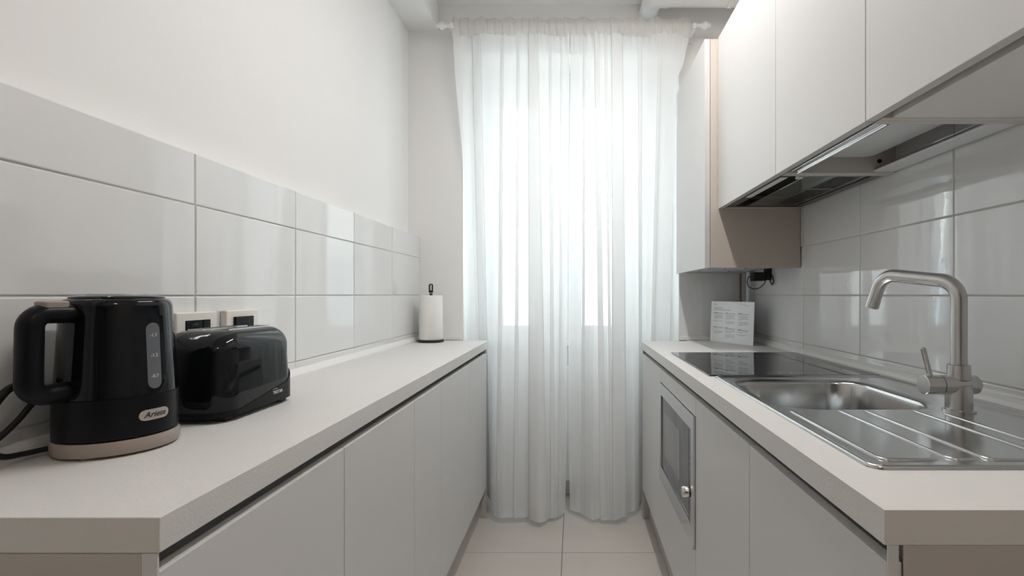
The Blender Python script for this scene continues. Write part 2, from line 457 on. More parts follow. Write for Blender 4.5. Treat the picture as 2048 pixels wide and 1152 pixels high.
# ------------------------------------------------------------------ left base cabinets
DL = -0.4636
def base_cabinet(side, y0, y1, label, door_y=None, group=None, hollow=False):
    """side -1 left, +1 right; door front plane XF"""
    XF = DL if side < 0 else 0.3614
    XW = (XTL if side < 0 else XTR)
    s = 1 if side < 0 else -1          # direction towards the aisle
    def X(d): return XF - s * d        # d metres behind the door front
    depth = abs(XF - (XW + s * .010))
    t = thing('base_cabinet', label, 'cabinet', ((X(0) + X(depth)) / 2, (y0 + y1) / 2, 0.0), group)
    b = bm_new()
    box(b, X(.0195), X(depth), y0 + .0005, y1 - .0005, .150, .838)
    box(b, X(.046), X(depth), y0 + .0005, y1 - .0005, .838, .8915)
    if hollow:
        b.free(); b = bm_new()
        box(b, X(.0195), X(depth), y0 + .0005, y0 + .0185, .150, .838); box(b, X(.0195), X(depth), y1 - .0185, y1 - .0005, .150, .838)
        box(b, X(.046), X(depth), y0 + .0005, y0 + .0185, .838, .8915); box(b, X(.046), X(depth), y1 - .0185, y1 - .0005, .838, .8915)
        box(b, X(.0195), X(depth), y0 + .0185, y1 - .0185, .150, .168); box(b, X(.046), X(.060), y0 + .0185, y1 - .0185, .78, .8915)
    obj('body', b, carcass_m, t)
    b = bm_new()
    box(b, X(.040), X(.0455), y0 + .0005, y1 - .0005, .840, .8915)
    box(b, X(.0195), X(.040), y0 + .0005, y1 - .0005, .852, .858)
    obj('grip_profile', b, profile_m, t)
    for a, c in (door_y or [(y0, y1)]):
        obj('door', box(bm_new(), X(0), X(.018), a + .0012, c - .0012, .156, .870, bev=.0012), door_m, t)
    if y0 < .6:   # exposed end towards the camera
        obj('side_panel', box(bm_new(), X(.0182), X(depth), y0 - .0015, y0, .001, .8915), carcass_m, t)
        obj('edge_strip', box(bm_new(), X(.0002), X(.0178 if side < 0 else .0125), y0 - .0016, y0 + .001, .156, .8915), door_m, t)
    for yy in (y0 + .05, y1 - .05):
        for dd in (.075, depth - .06):
            b = bm_new(); lathe(b, [(.018, 0.001), (.020, .006), (.014, .012), (.014, .150)], X(dd), yy, 12)
            obj('leg', b, soft_black, t, smooth=40)
    return t
LBL = ['nearest left base cabinet with wide matt greige door, below the kettle',
       'second left base cabinet from the camera, matt greige door below the toaster',
       'narrow third left base cabinet with greige door, mid run',
       'fourth left base cabinet with greige door, next to the last by window',
       'last left base cabinet with greige door, under the paper towel roll']
yl = [.558, 1.010, 1.453, 1.749, 2.208, 2.640]
for i in range(5):
    base_cabinet(-1, yl[i], yl[i + 1], LBL[i], group='left base cabinets')
t = obj('plinth', box(bm_new(), -.499, -.514, .58, 2.638, .001, .1495, bev=.001), carcass_m)
tag(t, 'recessed greige plinth board along the floor under the left cabinets', 'plinth')
t = obj('end_panel', box(bm_new(), -.4645, XTL + .012, 2.641, 2.659, 0.001, .8915, bev=.001), carcass_m)
tag(t, 'greige end panel down to the floor closing the left cabinets by the curtain', 'panel')

wt = obj('worktop', box(bm_new(), XTL + .0005, -.461, .556, 2.700, .892, TOP, bev=.0012), worktop_m)
tag(wt, 'long off-white laminate worktop on the left carrying kettle and toaster', 'worktop')

# ------------------------------------------------------------------ right base cabinets
base_cabinet(1, .577, 1.485, 'right sink base cabinet with two greige doors under the steel sink', [(.577, 1.030), (1.030, 1.485)], hollow=True)
# microwave housing
XF = .3614
mc = thing('oven_housing', 'greige base unit with a cut-out holding the built-in microwave', 'cabinet', (.65, 1.79, 0))
b = bm_new()
box(b, .381, .94, 1.4855, 1.503, .150, .838); box(b, .381, .94, 2.082, 2.0995, .150, .838)
box(b, .381, .94, 1.503, 2.082, .150, .168); box(b, .381, .94, 1.503, 2.082, .400, .418); box(b, .92, .94, 1.503, 2.082, .168, .838)
box(b, .408, .94, 1.4855, 2.0995, .838, .8915)
obj('body', b, carcass_m, mc)
b = bm_new(); box(b, .4014, .4069, 1.4855, 2.0995, .840, .8915); box(b, .381, .4014, 1.4855, 2.0995, .852, .858)
obj('grip_profile', b, profile_m, mc)
obj('drawer_front', box(bm_new(), XF, .3794, 1.4865, 2.0985, .156, .4185, bev=.0012), door_m, mc)
obj('filler_panel', box(bm_new(), XF, .3794, 1.4865, 2.0985, .816, .870, bev=.0012), door_m, mc)
obj('side_strip', box(bm_new(), XF + .001, .3794, 2.083, 2.0985, .419, .8155), edge_m, mc)
base_cabinet(1, 2.100, 2.628, 'last right base cabinet with greige door beyond the microwave', group=None)
t = obj('plinth', box(bm_new(), .397, .412, .60, 2.626, .001, .1495, bev=.001), carcass_m)
tag(t, 'recessed greige plinth board along the floor under the right cabinets', 'plinth')
t = obj('end_panel', box(bm_new(), .3624, .943, 2.629, 2.647, 0.001, .8915, bev=.001), carcass_m)
tag(t, 'greige end panel down to the floor closing the right cabinets by the curtain', 'panel')

b = bm_new()
HX0, HX1, HY0, HY1 = .44, .84, 1.06, 1.46
rings_o = rrect(.357, XTR - .0005, .575, 2.655, .0002, 1)
x0, x1, y0, y1 = .357, XTR - .0005, .575, 2.655
box(b, x0, x1, y0, HY0, .892, TOP); box(b, x0, x1, HY1, y1, .892, TOP); box(b, x0, HX0, HY0, HY1, .892, TOP); box(b, HX1, x1, HY0, HY1, .892, TOP)
bmesh.ops.remove_doubles(b, verts=b.verts[:], dist=1e-5)
wt2 = obj('worktop', b, worktop_m)
tag(wt2, 'off-white laminate worktop on the right holding sink and black hob', 'worktop')
bobj('fill_strip', (x0 + .25, x1, 2.655, YB - .017, .892, TOP), worktop_m, wt2)

# microwave
mw = thing('microwave', 'built-in microwave with steel frame and dark glass door', 'microwave', (.45, 1.79, .4195))
b = bm_new(); box(b, .385, .80, 1.512, 2.075, .425, .80); obj('housing', b, hood_dark, mw)
b = bm_new()
MY0, MY1, MZ0, MZ1 = 1.490, 2.079, .4195, .8135
GY0, GY1, GZ0, GZ1 = 1.522, 2.045, .478, .770
fx0, fx1 = .355, .3805
for a0, a1, c0, c1 in ((MY0, GY0, MZ0, MZ1), (GY1, MY1, MZ0, MZ1), (GY0, GY1, MZ0, GZ0), (GY0, GY1, GZ1, MZ1)):
    box(b, fx0, fx1, a0, a1, c0, c1)
bmesh.ops.remove_doubles(b, verts=b.verts[:], dist=1e-5)
obj('frame', b, alu, mw)
dg_ = obj('door', box(bm_new(), .3595, .3845, 1.566, GY1 - .002, GZ0 + .002, GZ1 - .002, bev=.001), mw_glass, mw)
bobj('viewing_window', (.3588, .3596, 1.70, 1.985, .545, .715), mw_window, dg_)
cp = obj('control_panel', box(bm_new(), .3595, .3845, GY0 + .002, 1.563, GZ0 + .002, GZ1 - .002, bev=.001), mw_glass, mw)
b = bm_new(); tube(b, [(.3594, 1.5425, .572), (.352, 1.5425, .572)], .017, 24, ref=(0, 0, 1))
obj('knob_collar', b, soft_black, cp, smooth=40)
b = bm_new(); tube(b, [(.352, 1.5425, .572), (.335, 1.5425, .572), (.333, 1.5425, .572)], [.0165, .0160, .0145], 24, ref=(0, 0, 1))
obj('knob', b, chrome, cp, smooth=40)
b = bm_new()
for k in range(4): box(b, .3588, .3596, 1.530, 1.556, .64 + .022 * k, .643 + .022 * k)
obj('control_marks', b, print_g, cp, kind='stuff')

# ------------------------------------------------------------------ hob
hb = thing('induction_hob', 'black glass ceramic hob set flat into the right worktop', 'hob', (.667, 1.83, TOP))
obj('glass_top', box(bm_new(), .409, .927, 1.513, 2.105, TOP + .0002, TOP + .005, bev=.0012), hob_glass, hb)
b = bm_new()
for k in range(5): lathe(b, [(.004, TOP + .00502), (.004, TOP + .0054)], .60 + .035 * k, 1.545, 10)
obj('touch_marks', b, print_g, hb, kind='stuff')
zone_m = mat('zone_grey', (.05, .05, .052), .3)
for cx, cy, rr in ((.54, 1.68, .075), (.79, 1.68, .095), (.54, 1.95, .095), (.79, 1.95, .075)):
    rings = [[(cx + r_ * math.cos(2 * PI * i / 40), cy + r_ * math.sin(2 * PI * i / 40), TOP + .00512) for i in range(40)] for r_ in (rr, rr + .0012)]
    obj('zone_ring', loops(bm_new(), rings), zone_m, hb)

# ------------------------------------------------------------------ sink
sk = thing('kitchen_sink', 'inset stainless steel sink with single bowl and ribbed drainer', 'sink', (.672, 1.10, TOP))
b = bm_new()
SX0, SX1, SY0, SY1 = .420, .928, .706, 1.505
BX0, BX1, BY0, BY1 = .455, .805, 1.085, 1.440
K = 10
def ring_o(d, z, r=.022):
    return [(x, y, TOP + z) for x, y in rrect(SX0 + d, SX1 - d, SY0 + d, SY1 - d, max(.004, r - d * .5), K)]
def ring_b(d, z, r=.085):
    return [(x, y, TOP + z) for x, y in rrect(BX0 - d, BX1 + d, BY0 - d, BY1 + d, max(.01, r + d), K)]
rings = [ring_o(0, .0003), ring_o(.0005, .0035), ring_o(.003, .0058), ring_o(.007, .0055), ring_o(.011, .0028), ring_o(.014, .0018), ring_o(.018, .0016),
         ring_b(.018, .0016), ring_b(.013, .0012), ring_b(.009, -.001), ring_b(.004, -.0022), ring_b(.001, -.004), ring_b(-.001, -.010), ring_b(-.006, -.09), ring_b(-.012, -.150), ring_b(-.020, -.166), ring_b(-.035, -.173, .08), ring_b(-.10, -.176, .07)]
loops(b, rings, False, True)
obj('basin', b, sink_steel, sk, smooth=50)
b = bm_new(); lathe(b, [(.042, TOP - .1755), (.042, TOP - .1735), (.034, TOP - .1725), (.030, TOP - .1745)], .63, 1.2625, 32)
obj('strainer', b, chrome, sk, smooth=40)
b = bm_new()
for k in range(4): bobj('overflow_slot', (BX1 - .0055, BX1 - .001, 1.135 + .012 * k, 1.1395 + .012 * k, TOP - .050, TOP - .022), soft_black, sk)
b.free()
def rib(pts, r=.0032):
    b = bm_new()
    pp = [(x, y, TOP + .0012) for x, y in pts]
    tube(b, pp, [.0006] + [r] * (len(pp) - 2) + [.0006], 10, ref=(0, 0, 1), r2=[.001] + [.0035] * (len(pp) - 2) + [.001])
    obj('drainer_rib', b, sink_steel, sk, smooth=60)
rib([(.458, 1.060), (.458, 1.045), (.458, .9), (.458, .760), (.459, .752), (.463, .747), (.470, .745), (.530, .745), (.545, .745)])
rib([(.563, 1.068), (.563, 1.05), (.563, .9), (.563, .760), (.564, .752), (.569, .747), (.576, .745), (.590, .745), (.605, .745)])
rib([(.618, 1.068), (.618, 1.05), (.618, .9), (.618, .760), (.619, .752), (.623, .747), (.630, .745), (.700, .745), (.715, .745)])
rib([(.721, 1.068), (.721, 1.05), (.721, .9), (.721, .760), (.722, .752), (.726, .747), (.732, .745), (.750, .745), (.758, .745)])
rib([(.767, 1.040), (.767, 1.03), (.767, .9), (.767, .760), (.768, .752), (.772, .747), (.78, .745), (.86, .745), (.875, .745)])

# ------------------------------------------------------------------ faucet
fc = thing('faucet', 'brushed steel mixer tap with swivelling spout and pin lever', 'faucet', (.816, 1.060, TOP + .0016))
fx, fy = .816, 1.060
b = bm_new(); z0 = TOP + .0017
lathe(b, [(.030, z0), (.030, z0 + .003), (.0275, z0 + .004)], fx, fy, 40); obj('base_ring', b, steel, fc, smooth=40)
b = bm_new(); lathe(b, [(.0245, z0 + .003), (.0245, z0 + .056)], fx, fy, 40); obj('column', b, steel, fc, smooth=40)
b = bm_new(); zc = .989
tube(b, [(.776, fy, zc), (.842, fy, zc), (.850, fy, zc), (.855, fy, zc), (.8568, fy, zc)], [.0205, .0205, .0195, .015, .008], 36, ref=(0, 0, 1)); obj('mixer_body', b, steel, fc, smooth=40)
b = bm_new(); tube(b, [(.7745, fy, zc), (.7405, fy, zc), (.7395, fy, zc)], [.0205, .0205, .0195], 36, ref=(0, 0, 1)); hd = obj('cartridge_cap', b, steel, fc, smooth=40)
b = bm_new(); tube(b, [(.752, fy - .004, zc + .019), (.733, fy - .010, zc + .078), (.7327, fy - .0101, zc + .079)], [.0050, .0050, .004], 14); obj('lever', b, steel, fc, smooth=40)
b = bm_new(); lathe(b, [(.0210, zc + .012), (.0210, zc + .042), (.0195, zc + .043)], fx, fy, 36); obj('collar', b, steel, fc, smooth=40)
def bend(pts, rad, n=10):
    P = [Vector(p) for p in pts]; out = [P[0]]
    for i in range(1, len(P) - 1):
        a_, b_, c_ = P[i - 1], P[i], P[i + 1]
        u = (a_ - b_).normalized(); w = (c_ - b_).normalized()
        ang = u.angle(w); d = rad / math.tan(ang / 2)
        p1 = b_ + u * d; p2 = b_ + w * d
        cen = b_ + (u + w).normalized() * (rad / math.sin(ang / 2))
        r1 = p1 - cen; r2 = p2 - cen; tot = r1.angle(r2)
        for k in range(n + 1):
            t = k / n
            out.append(cen + (r1 * math.sin((1 - t) * tot) + r2 * math.sin(t * tot)) / math.sin(tot))
    out.append(P[-1]); return out
sp = bend([(fx, fy, zc + .040), (fx, fy, 1.206), (.750, 1.215, 1.229), (.7395, 1.240, 1.152)], .042, 12)
b = bm_new(); tube(b, sp, .0150, 28); spo = obj('spout', b, steel, fc, smooth=50)
dtip = (sp[-1] - sp[-2]).normalized()
b = bm_new(); tube(b, [sp[-1] - dtip * .012, sp[-1] + dtip * .004], .0153, 28); obj('aerator', b, steel, spo, smooth=40)

# ------------------------------------------------------------------ upper cabinets
UX, UZ0, UZ1 = .605, 1.539, 2.257
board_m = mat('white_melamine_board', (.80, .79, .775), .5)
wall_body_m = mat('light_board', (.66, .63, .60), .5)
def wall_cabinet(y0, y1, label, bottom=True, group='right wall cabinets'):
    t = thing('wall_cabinet', label, 'cabinet', (.78, (y0 + y1) / 2, UZ0), group)
    b = bm_new()
    box(b, .632, XTR - .001, y0 + .0005, y0 + .0185, UZ0 + .001, UZ1); box(b, .632, XTR - .001, y1 - .0185, y1 - .0005, UZ0 + .001, UZ1)
    box(b, .632, XTR - .001, y0 + .0185, y1 - .0185, UZ1 - .018, UZ1); box(b, XTR - .009, XTR - .001, y0 + .0185, y1 - .0185, UZ0 + .08, UZ1 - .018)
    obj('body', b, wall_body_m, t)
    if bottom:
        bobj('bottom_panel', (.650, XTR - .001, y0 + .0185, y1 - .0185, UZ0 + .002, UZ0 + .020), board_m, t)
    obj('door', box(bm_new(), UX, UX + .020, y0 + .0012, y1 - .0012, UZ0, UZ1, bev=.0012), upper_m, t)
    return t
wall_cabinet(.44, 1.038, 'nearest right wall cabinet with large white door, at the picture edge')
wall_cabinet(1.038, 1.501, 'middle right wall cabinet with white door over the dish drainer', bottom=False)
wall_cabinet(1.501, 2.098, 'far right wall cabinet with white door housing the cooker hood', bottom=False)
# boiler cupboard
bc = thing('boiler_cupboard', 'deep white wall cupboard with beige warm-lit side next to the curtain', 'cabinet', (.75, 2.39, 1.293))
b = bm_new()
box(b, .573, XTR - .004, 2.100, 2.118, 1.293, 2.253); box(b, .573, XTR - .004, 2.662, 2.680, 1.293, 2.253)
box(b, .573, XTR - .004, 2.118, 2.662, 2.235, 2.253)
obj('body', b, mat('warm_lit_board', (0.60, 0.53, 0.47), .5), bc)  # beige with the warm lamp light put into the board colour
obj('door', box(bm_new(), .549, .5715, 2.100, 2.680, 1.291, 2.253, bev=.0012), upper_m, bc)
bp_ = obj('bottom_plate', box(bm_new(), .574, .90, 2.119, 2.661, 1.300, 1.306), mat('galvanised_plate', (.55, .58, .61), .4, metal=.5), bc)
b = bm_new()
for sx, sy in ((.62, 2.30), (.70, 2.32), (.79, 2.30), (.64, 2.55), (.80, 2.58)): lathe(b, [(.006, 1.2985), (.006, 1.3005)], sx, sy, 10)
obj('screw_holes', b, soft_black, bp_, kind='stuff')

# cooker hood
hd_ = thing('cooker_hood', 'built-in cooker hood with glass visor and mesh filters under wall cabinet', 'cooker hood', (.79, 1.8, UZ0))
b = bm_new()
Z = UZ0 + .004
box(b, .634, .665, 1.521, 2.078, Z, Z + .03); box(b, .915, .944, 1.521, 2.078, Z, Z + .03)
box(b, .665, .915, 1.521, 1.535, Z, Z + .03); box(b, .665, .915, 2.062, 2.078, Z, Z + .03)
box(b, .634, .944, 1.521, 2.078, Z + .045, Z + .05)
obj('hood_frame', b, hood_dark, hd_)
obj('light_strip', box(bm_new(), .640, .660, 1.545, 1.86, Z - .003, Z - .0005, bev=.001), lamp_plastic, hd_)
obj('glass_visor', box(bm_new(), .715, .802, 1.540, 2.052, Z + .001, Z + .006, bev=.001), hood_glass, hd_)
for fy0, fy1 in ((1.545, 1.72), (1.735, 2.045)):
    b = bm_new()
    nx = 7; ny = int((fy1 - fy0) / .0125)
    for i in range(nx + 1):
        xx = .812 + (.895 - .812) * i / nx; box(b, xx - .0018, xx + .0018, fy0, fy1, Z + .0035, Z + .0065)
    for j in range(ny + 1):
        yy = fy0 + (fy1 - fy0) * j / ny; box(b, .812, .895, yy - .0018, yy + .0018, Z + .003, Z + .006)
    obj('filter', b, filter_m, hd_, kind='stuff')
    b = bm_new(); box(b, .809, .898, fy0 - .004, fy0, Z + .001, Z + .008); box(b, .809, .898, fy1, fy1 + .004, Z + .001, Z + .008); box(b, .805, .809, fy0 - .004, fy1 + .004, Z + .001, Z + .008); box(b, .898, .902, fy0 - .004, fy1 + .004, Z + .001, Z + .008)
    obj('filter_frame', b, alu, hd_)
b = bm_new(); box(b, .690, .706, 1.536, 1.56, Z - .004, Z + .004, bev=.001); obj('catch', b, trim_m, hd_)

# dish drainer rack in the middle cabinet
dd = thing('dish_drainer', 'steel dish drainer frame with clear drip tray in the open cabinet bottom', 'dish rack', (.79, 1.27, UZ0))
obj('front_rail', box(bm_new(), .640, .672, 1.058, 1.482, UZ0 + .003, UZ0 + .010, bev=.001), chrome, dd)
b = bm_new(); tube(b, [(.664, 1.058, UZ0 + .001), (.664, 1.482, UZ0 + .001)], .0035, 12); obj('rod', b, chrome, dd, smooth=60)  # rod added along the rail to catch a bright highlight
obj('back_rail', box(bm_new(), .888, .946, 1.058, 1.482, UZ0 + .004, UZ0 + .010, bev=.001), mat('satin_aluminium', (.80, .81, .82), .4, metal=.35), dd)
b = bm_new()
rr = [(TOP)]
def ring_t(d, z): return [(x, y, z) for x, y in rrect(.70 + d, .883 - d, 1.062 + d, 1.478 - d, .02, 5)]
loops(b, [ring_t(0, UZ0 + .052), ring_t(.006, UZ0 + .046), ring_t(.022, UZ0 + .046), ring_t(.026, UZ0 + .040), ring_t(.032, UZ0 + .040)], False, True)
obj('drip_tray', b, mat('clear_tray_plastic', (.72, .74, .75), .2), dd, smooth=40)
b = bm_new()
for k in range(24):
    yy = 1.07 + .0172 * k; tube(b, [(.66, yy, UZ0 + .075), (.90, yy, UZ0 + .075)], .0018, 6)
tube(b, [(.66, 1.06, UZ0 + .073), (.66, 1.48, UZ0 + .073)], .003, 6); tube(b, [(.90, 1.06, UZ0 + .073), (.90, 1.48, UZ0 + .073)], .003, 6)
obj('plate_rack', b, chrome, dd, smooth=40, kind='stuff')
b = bm_new(); tube(b, [(.905, 1.4822, UZ0 + .036), (.905, 1.4795, UZ0 + .036)], .006, 12); obj('screw_hole', b, soft_black, dd)

# ------------------------------------------------------------------ info card, adapter, pipes
A = Vector((.728, 2.672, 0)); E = Vector((.862, 2.407, 0)); cd = (E - A).normalized(); cn = Vector((cd.y, -cd.x, 0))
if cn.y > 0: cn = -cn
CWID = (E - A).length; tilt = 0.05
def card_pt(u, v, w):   # u along width from A, v up the card, w outwards
    p = A + cd * u - cn * (v * tilt) + cn * w
    return (p.x, p.y, TOP + .0006 + v)
def card_box(bm, u0, u1, v0, v1, w0, w1):
    vs = [bm.verts.new(card_pt(u, v, w)) for w in (w0, w1) for u, v in ((u0, v0), (u1, v0), (u1, v1), (u0, v1))]
    for f in ((3, 2, 1, 0), (4, 5, 6, 7), (0, 1, 5, 4), (1, 2, 6, 5), (2, 3, 7, 6), (3, 0, 4, 7)): bm.faces.new([vs[i] for i in f])
ic = thing('info_card', 'white printed instruction card leaning in the corner behind the hob', 'card', (.795, 2.54, TOP))
CH = .211
b = bm_new(); card_box(b, 0, CWID, 0, CH, -.002, .001); obj('card', b, card_m, ic)
bg_ = bm_new(); bd_ = bm_new()
rnd = random.Random(3)
def para(bm, u, v, w, n, step=.0042, h=.0013):
    for k in range(n):
        ww = w * (rnd.uniform(.86, 1) if k < n - 1 else rnd.uniform(.35, .8))
        uu = u
        while uu < u + ww:   # words
            wl_ = min(rnd.uniform(.004, .013), u + ww - uu)
            card_box(bm, uu, uu + wl_, v - k * step - h, v - k * step, .001, .0013); uu += wl_ + .0018
W = CWID
para(bg_, .032, .196, .035, 1, h=.002); card_box(bg_, .022, .027, .194, .199, .001, .0013)
para(bg_, .20, .199, .078, 1); para(bg_, .235, .192, .042, 1)
para(bg_, .020, .178, .165, 1, h=.0028); para(bg_, .020, .169, .195, 1, h=.0028)
for cx, heads in ((.018, (.154, .080, (6, 2), (1, 4))), (.103, (.154, .078, (6, 4), (4, 5))), (.190, (.154, .074, (6, 5), (2, 2)))):
    for hv, pars in ((heads[0], heads[2]), (heads[1], heads[3])):
        para(bd_, cx + .006, hv, .035, 1, h=.0022)
        card_box(bd_, cx, cx + .074, hv - .0062, hv - .0045, .001, .0013)
        v = hv - .0125
        for n_ in pars:
            card_box(bd_, cx, cx + .002, v - .0025, v, .001, .0013)
            para(bg_, cx + .008, v, .066, n_); v -= n_ * .0042 + .0055
obj('printed_text', bg_, print_g, ic, kind='stuff'); obj('printed_headings', bd_, print_d, ic, kind='stuff')

ad = thing('power_adapter', 'black power adapter with looped cable hanging below the boiler cupboard', 'adapter', (.93, 2.44, 1.25))
obj('adapter_body', box(bm_new(), .868, .932, 2.42, 2.47, 1.246, 1.288, bev=.004), soft_black, ad)
obj('plug', box(bm_new(), .932, .954, 2.41, 2.46, 1.25, 1.31, bev=.003), soft_black, ad)
cabp = [(.870, 2.44, 1.268), (.852, 2.44, 1.265), (.846, 2.44, 1.245), (.850, 2.44, 1.222), (.870, 2.44, 1.209), (.895, 2.44, 1.209), (.918, 2.44, 1.222), (.935, 2.44, 1.246), (.940, 2.44, 1.27)]
b = bm_new(); tube(b, smooth_path(cabp), .0022, 8); obj('cable', b, rubber, ad, smooth=60)
cabp = [(.944, 2.42, 1.26), (.946, 2.40, 1.235), (.946, 2.385, 1.228), (.946, 2.372, 1.24), (.946, 2.378, 1.262), (.946, 2.395, 1.275)]
b = bm_new(); tube(b, smooth_path(cabp), .0028, 8); obj('cable', b, rubber, ad, smooth=60)

b = bm_new(); tube(b, smooth_path([(.918, 2.640, TOP + .001), (.918, 2.640, 1.10), (.921, 2.640, 1.17), (.924, 2.640, 1.299)]), .0125, 16)
tag(obj('waste_pipe', b, grey_pvc, smooth=50), 'grey plastic pipe rising in the corner behind the instruction card', 'pipe')
cpz = thing('gas_pipe', 'thin copper pipe with clip beside the grey pipe in corner', 'pipe', (.893, 2.685, TOP))
b = bm_new(); tube(b, [(.893, 2.685, TOP + .001), (.893, 2.685, 1.299)], .006, 12); obj('tube', b, copper, cpz, smooth=50)
b = bm_new(); box(b, .884, .902, 2.676, 2.716, 1.125, 1.137, bev=.002); obj('clip', b, pvc, cpz)

# ------------------------------------------------------------------ exhaust duct
du = thing('exhaust_duct', 'white plastic exhaust duct with elbow under the ceiling above curtain', 'duct', (.65, 2.56, 2.66))
b = bm_new(); tube(b, [(XTR + .008, 2.57, 2.708), (.47, 2.57, 2.708)], .047, 28); obj('pipe', b, pvc, du, smooth=40)
b = bm_new(); tube(b, bend([(.475, 2.57, 2.708), (.405, 2.57, 2.708), (.405, YB - .001, 2.708)], .06, 10), .049, 28); obj('elbow', b, pvc, du, smooth=40)
for xx in (.475, .80):
    b = bm_new(); tube(b, [(xx - .012, 2.57, 2.708), (xx + .012, 2.57, 2.708)], .0515, 28); obj('coupling', b, pvc, du, smooth=40)
b = bm_new(); tube(b, [(.405, YB - .03, 2.708), (.405, YB - .0005, 2.708)], .0515, 28); obj('wall_collar', b, pvc, du, smooth=40)

# ------------------------------------------------------------------ curtains
RY, RZ = 2.625, 2.592
rod = thing('curtain_rod', 'white telescopic curtain rod with end knobs over the window', 'curtain rod', (0, RY, RZ))
b = bm_new(); tube(b, [(-.672, RY, RZ), (.665, RY, RZ)], .009, 16); obj('rod', b, pvc, rod, smooth=50)
for s, x in ((-1, -.672), (1, .665)):
    b = bm_new(); tube(b, [(x, RY, RZ), (x + s * .012, RY, RZ), (x + s * .014, RY, RZ), (x + s * .032, RY, RZ), (x + s * .034, RY, RZ), (x + s * .05, RY, RZ)], [.012, .012, .020, .020, .013, .013], 18); obj('finial', b, pvc, rod, smooth=40)
    xb = x - s * .035
    b = bm_new(); box(b, xb - .010, xb + .010, RY - .004, YB - .0005, RZ - .022, RZ - .0095, bev=.002); box(b, xb - .013, xb + .013, YB - .008, YB - .0005, RZ - .05, RZ + .03, bev=.002); box(b, xb - .010, xb + .010, RY - .016, RY - .010, RZ - .022, RZ + .008, bev=.002)
    obj('bracket', b, pvc, rod)

def interp(tab, x):
    if x <= tab[0][0]: return tab[0][1]
    for (a0, b0), (a1, b1) in zip(tab, tab[1:]):
        if x <= a1:
            t = (x - a0) / (a1 - a0); t = t * t * (3 - 2 * t); return b0 + (b1 - b0) * t
    return tab[-1][1]
YBOT = [(-.62, 2.86), (-.50, 2.86), (-.405, 2.60), (-.36, 2.575), (-.25, 2.57), (-.18, 2.525), (-.10, 2.60), (-.03, 2.68), (.03, 2.665), (.10, 2.58), (.19, 2.55), (.26, 2.575), (.315, 2.64), (.40, 2.83), (.62, 2.86)]
ZT, ZB = 2.560, 0.030
def curtain(name, label, xl, xr, folds, seed):
    """xl, xr: edge x as tables over drop t (0 top .. 1 hem). folds: (c_top, c_bot, w_top, w_bot, depth)"""
    rn = random.Random(seed)
    ph = [rn.uniform(0, 6.28) for _ in range(8)]
    rows = 90; rings = []
    for r in range(rows + 1):
        t = r / rows; z = ZT + (ZB - ZT) * t
        x0 = interp(xl, t); x1 = interp(xr, t)
        fs = sorted([(ct + (cb - ct) * t, wt_ + (wb_ - wt_) * t, d) for ct, cb, wt_, wb_, d in folds])
        pts = []; cur = x0
        for c, w, d in fs:
            a_, e_ = c - w / 2, c + w / 2
            n = 14
            for k in range(n): pts.append((cur + (a_ - cur) * k / n, d * max(0, (k / n - .6) / .4)))
            for k in range(8): pts.append((a_ + w * k / 8, d + .2 * d * math.sin(PI * k / 8)))
            for k in range(8): pts.append((e_ - w * k / 8, d * (1 - k / 8.) * .5 + .1 * d))
            for k in range(8): pts.append((a_ + w * k / 8, -d - .15 * d * math.sin(PI * k / 8)))
            cur = e_
            pts.append((cur, -d * .9))
        n = 16
        for k in range(1, n + 1): pts.append((cur + (x1 - cur) * k / n, -.9 * fs[-1][2] * max(0, 1 - k / 6.)))
        row = []
        for i, (x, yo) in enumerate(pts):
            yb = interp(YBOT, x)
            y = RY + (yb - RY) * (t ** 1.0)
            A_ = .005 + .010 * t
            y += 1.2 * A_ * math.sin(17 * x + ph[0] + 1.1 * t) + .30 * A_ * math.sin(41 * x + ph[1] - 1.4 * t) + .05 * A_ * math.sin(103 * x + ph[2] + t)
            y += .0012 * math.sin(9 * z + 40 * x + ph[3])
            g = max(0, 1 - t / .05)          # gathers under the pocket
            y += .004 * g * math.sin(190 * x + ph[4])
            zz_ = z + (.006 * math.sin(11 * x + ph[5]) if r == rows else 0)
            row.append((x, y + yo * (.5 + .5 * min(1, t / .15)), zz_))
        rings.append(row)
    cu = thing(name, label, 'curtain', ((rings[0][0][0] + rings[0][-1][0]) / 2, RY, ZB))
    b = bm_new(); loops(b, rings, cyclic=False); o = obj('cloth', b, sheer, cu, smooth=180)
    # hem : doubled cloth strip
    b = bm_new()
    hem = []
    for r in range(rows - 1, rows + 1): hem.append([(x, y - .0025, z) for x, y, z in rings[r]])
    loops(b, hem, cyclic=False); obj('hem', b, sheer, cu, smooth=180)
    # gathered rod pocket with ruffle
    b = bm_new(); n = 260; xa, xe = rings[0][0][0] - .004, rings[0][-1][0] + .004
    prof = [(-.004, -.052), (-.010, -.034), (-.0135, -.016), (-.0135, .004), (-.006, .0135), (-.004, .018), (-.005, .036), (.003, .037), (.004, .018), (.006, .0135), (.0135, .004), (.0135, -.016), (.010, -.034), (.006, -.050)]
    rr_ = []
    for py, pz in prof:
        row = []
        for i in range(n + 1):
            x = xa + (xe - xa) * i / n
            wob = .0030 * math.sin(175 * x + ph[6] + pz * 20) + .0022 * math.sin(97 * x + ph[7] - pz * 35) + .0015 * math.sin(311 * x)
            zo = (.006 * math.sin(83 * x + ph[1]) + .004 * math.sin(47 * x + ph[2])) if pz > .03 else (.008 * math.sin(23 * x + ph[3]) + .004 * math.sin(61 * x) if pz < -.045 else 0)
            row.append((x, RY + py + (wob if py < 0 else -wob), RZ + pz + zo))
        rr_.append(row)
    loops(b, rr_, cyclic=False); obj('rod_pocket', b, sheer_dense, cu, smooth=180)
    return cu
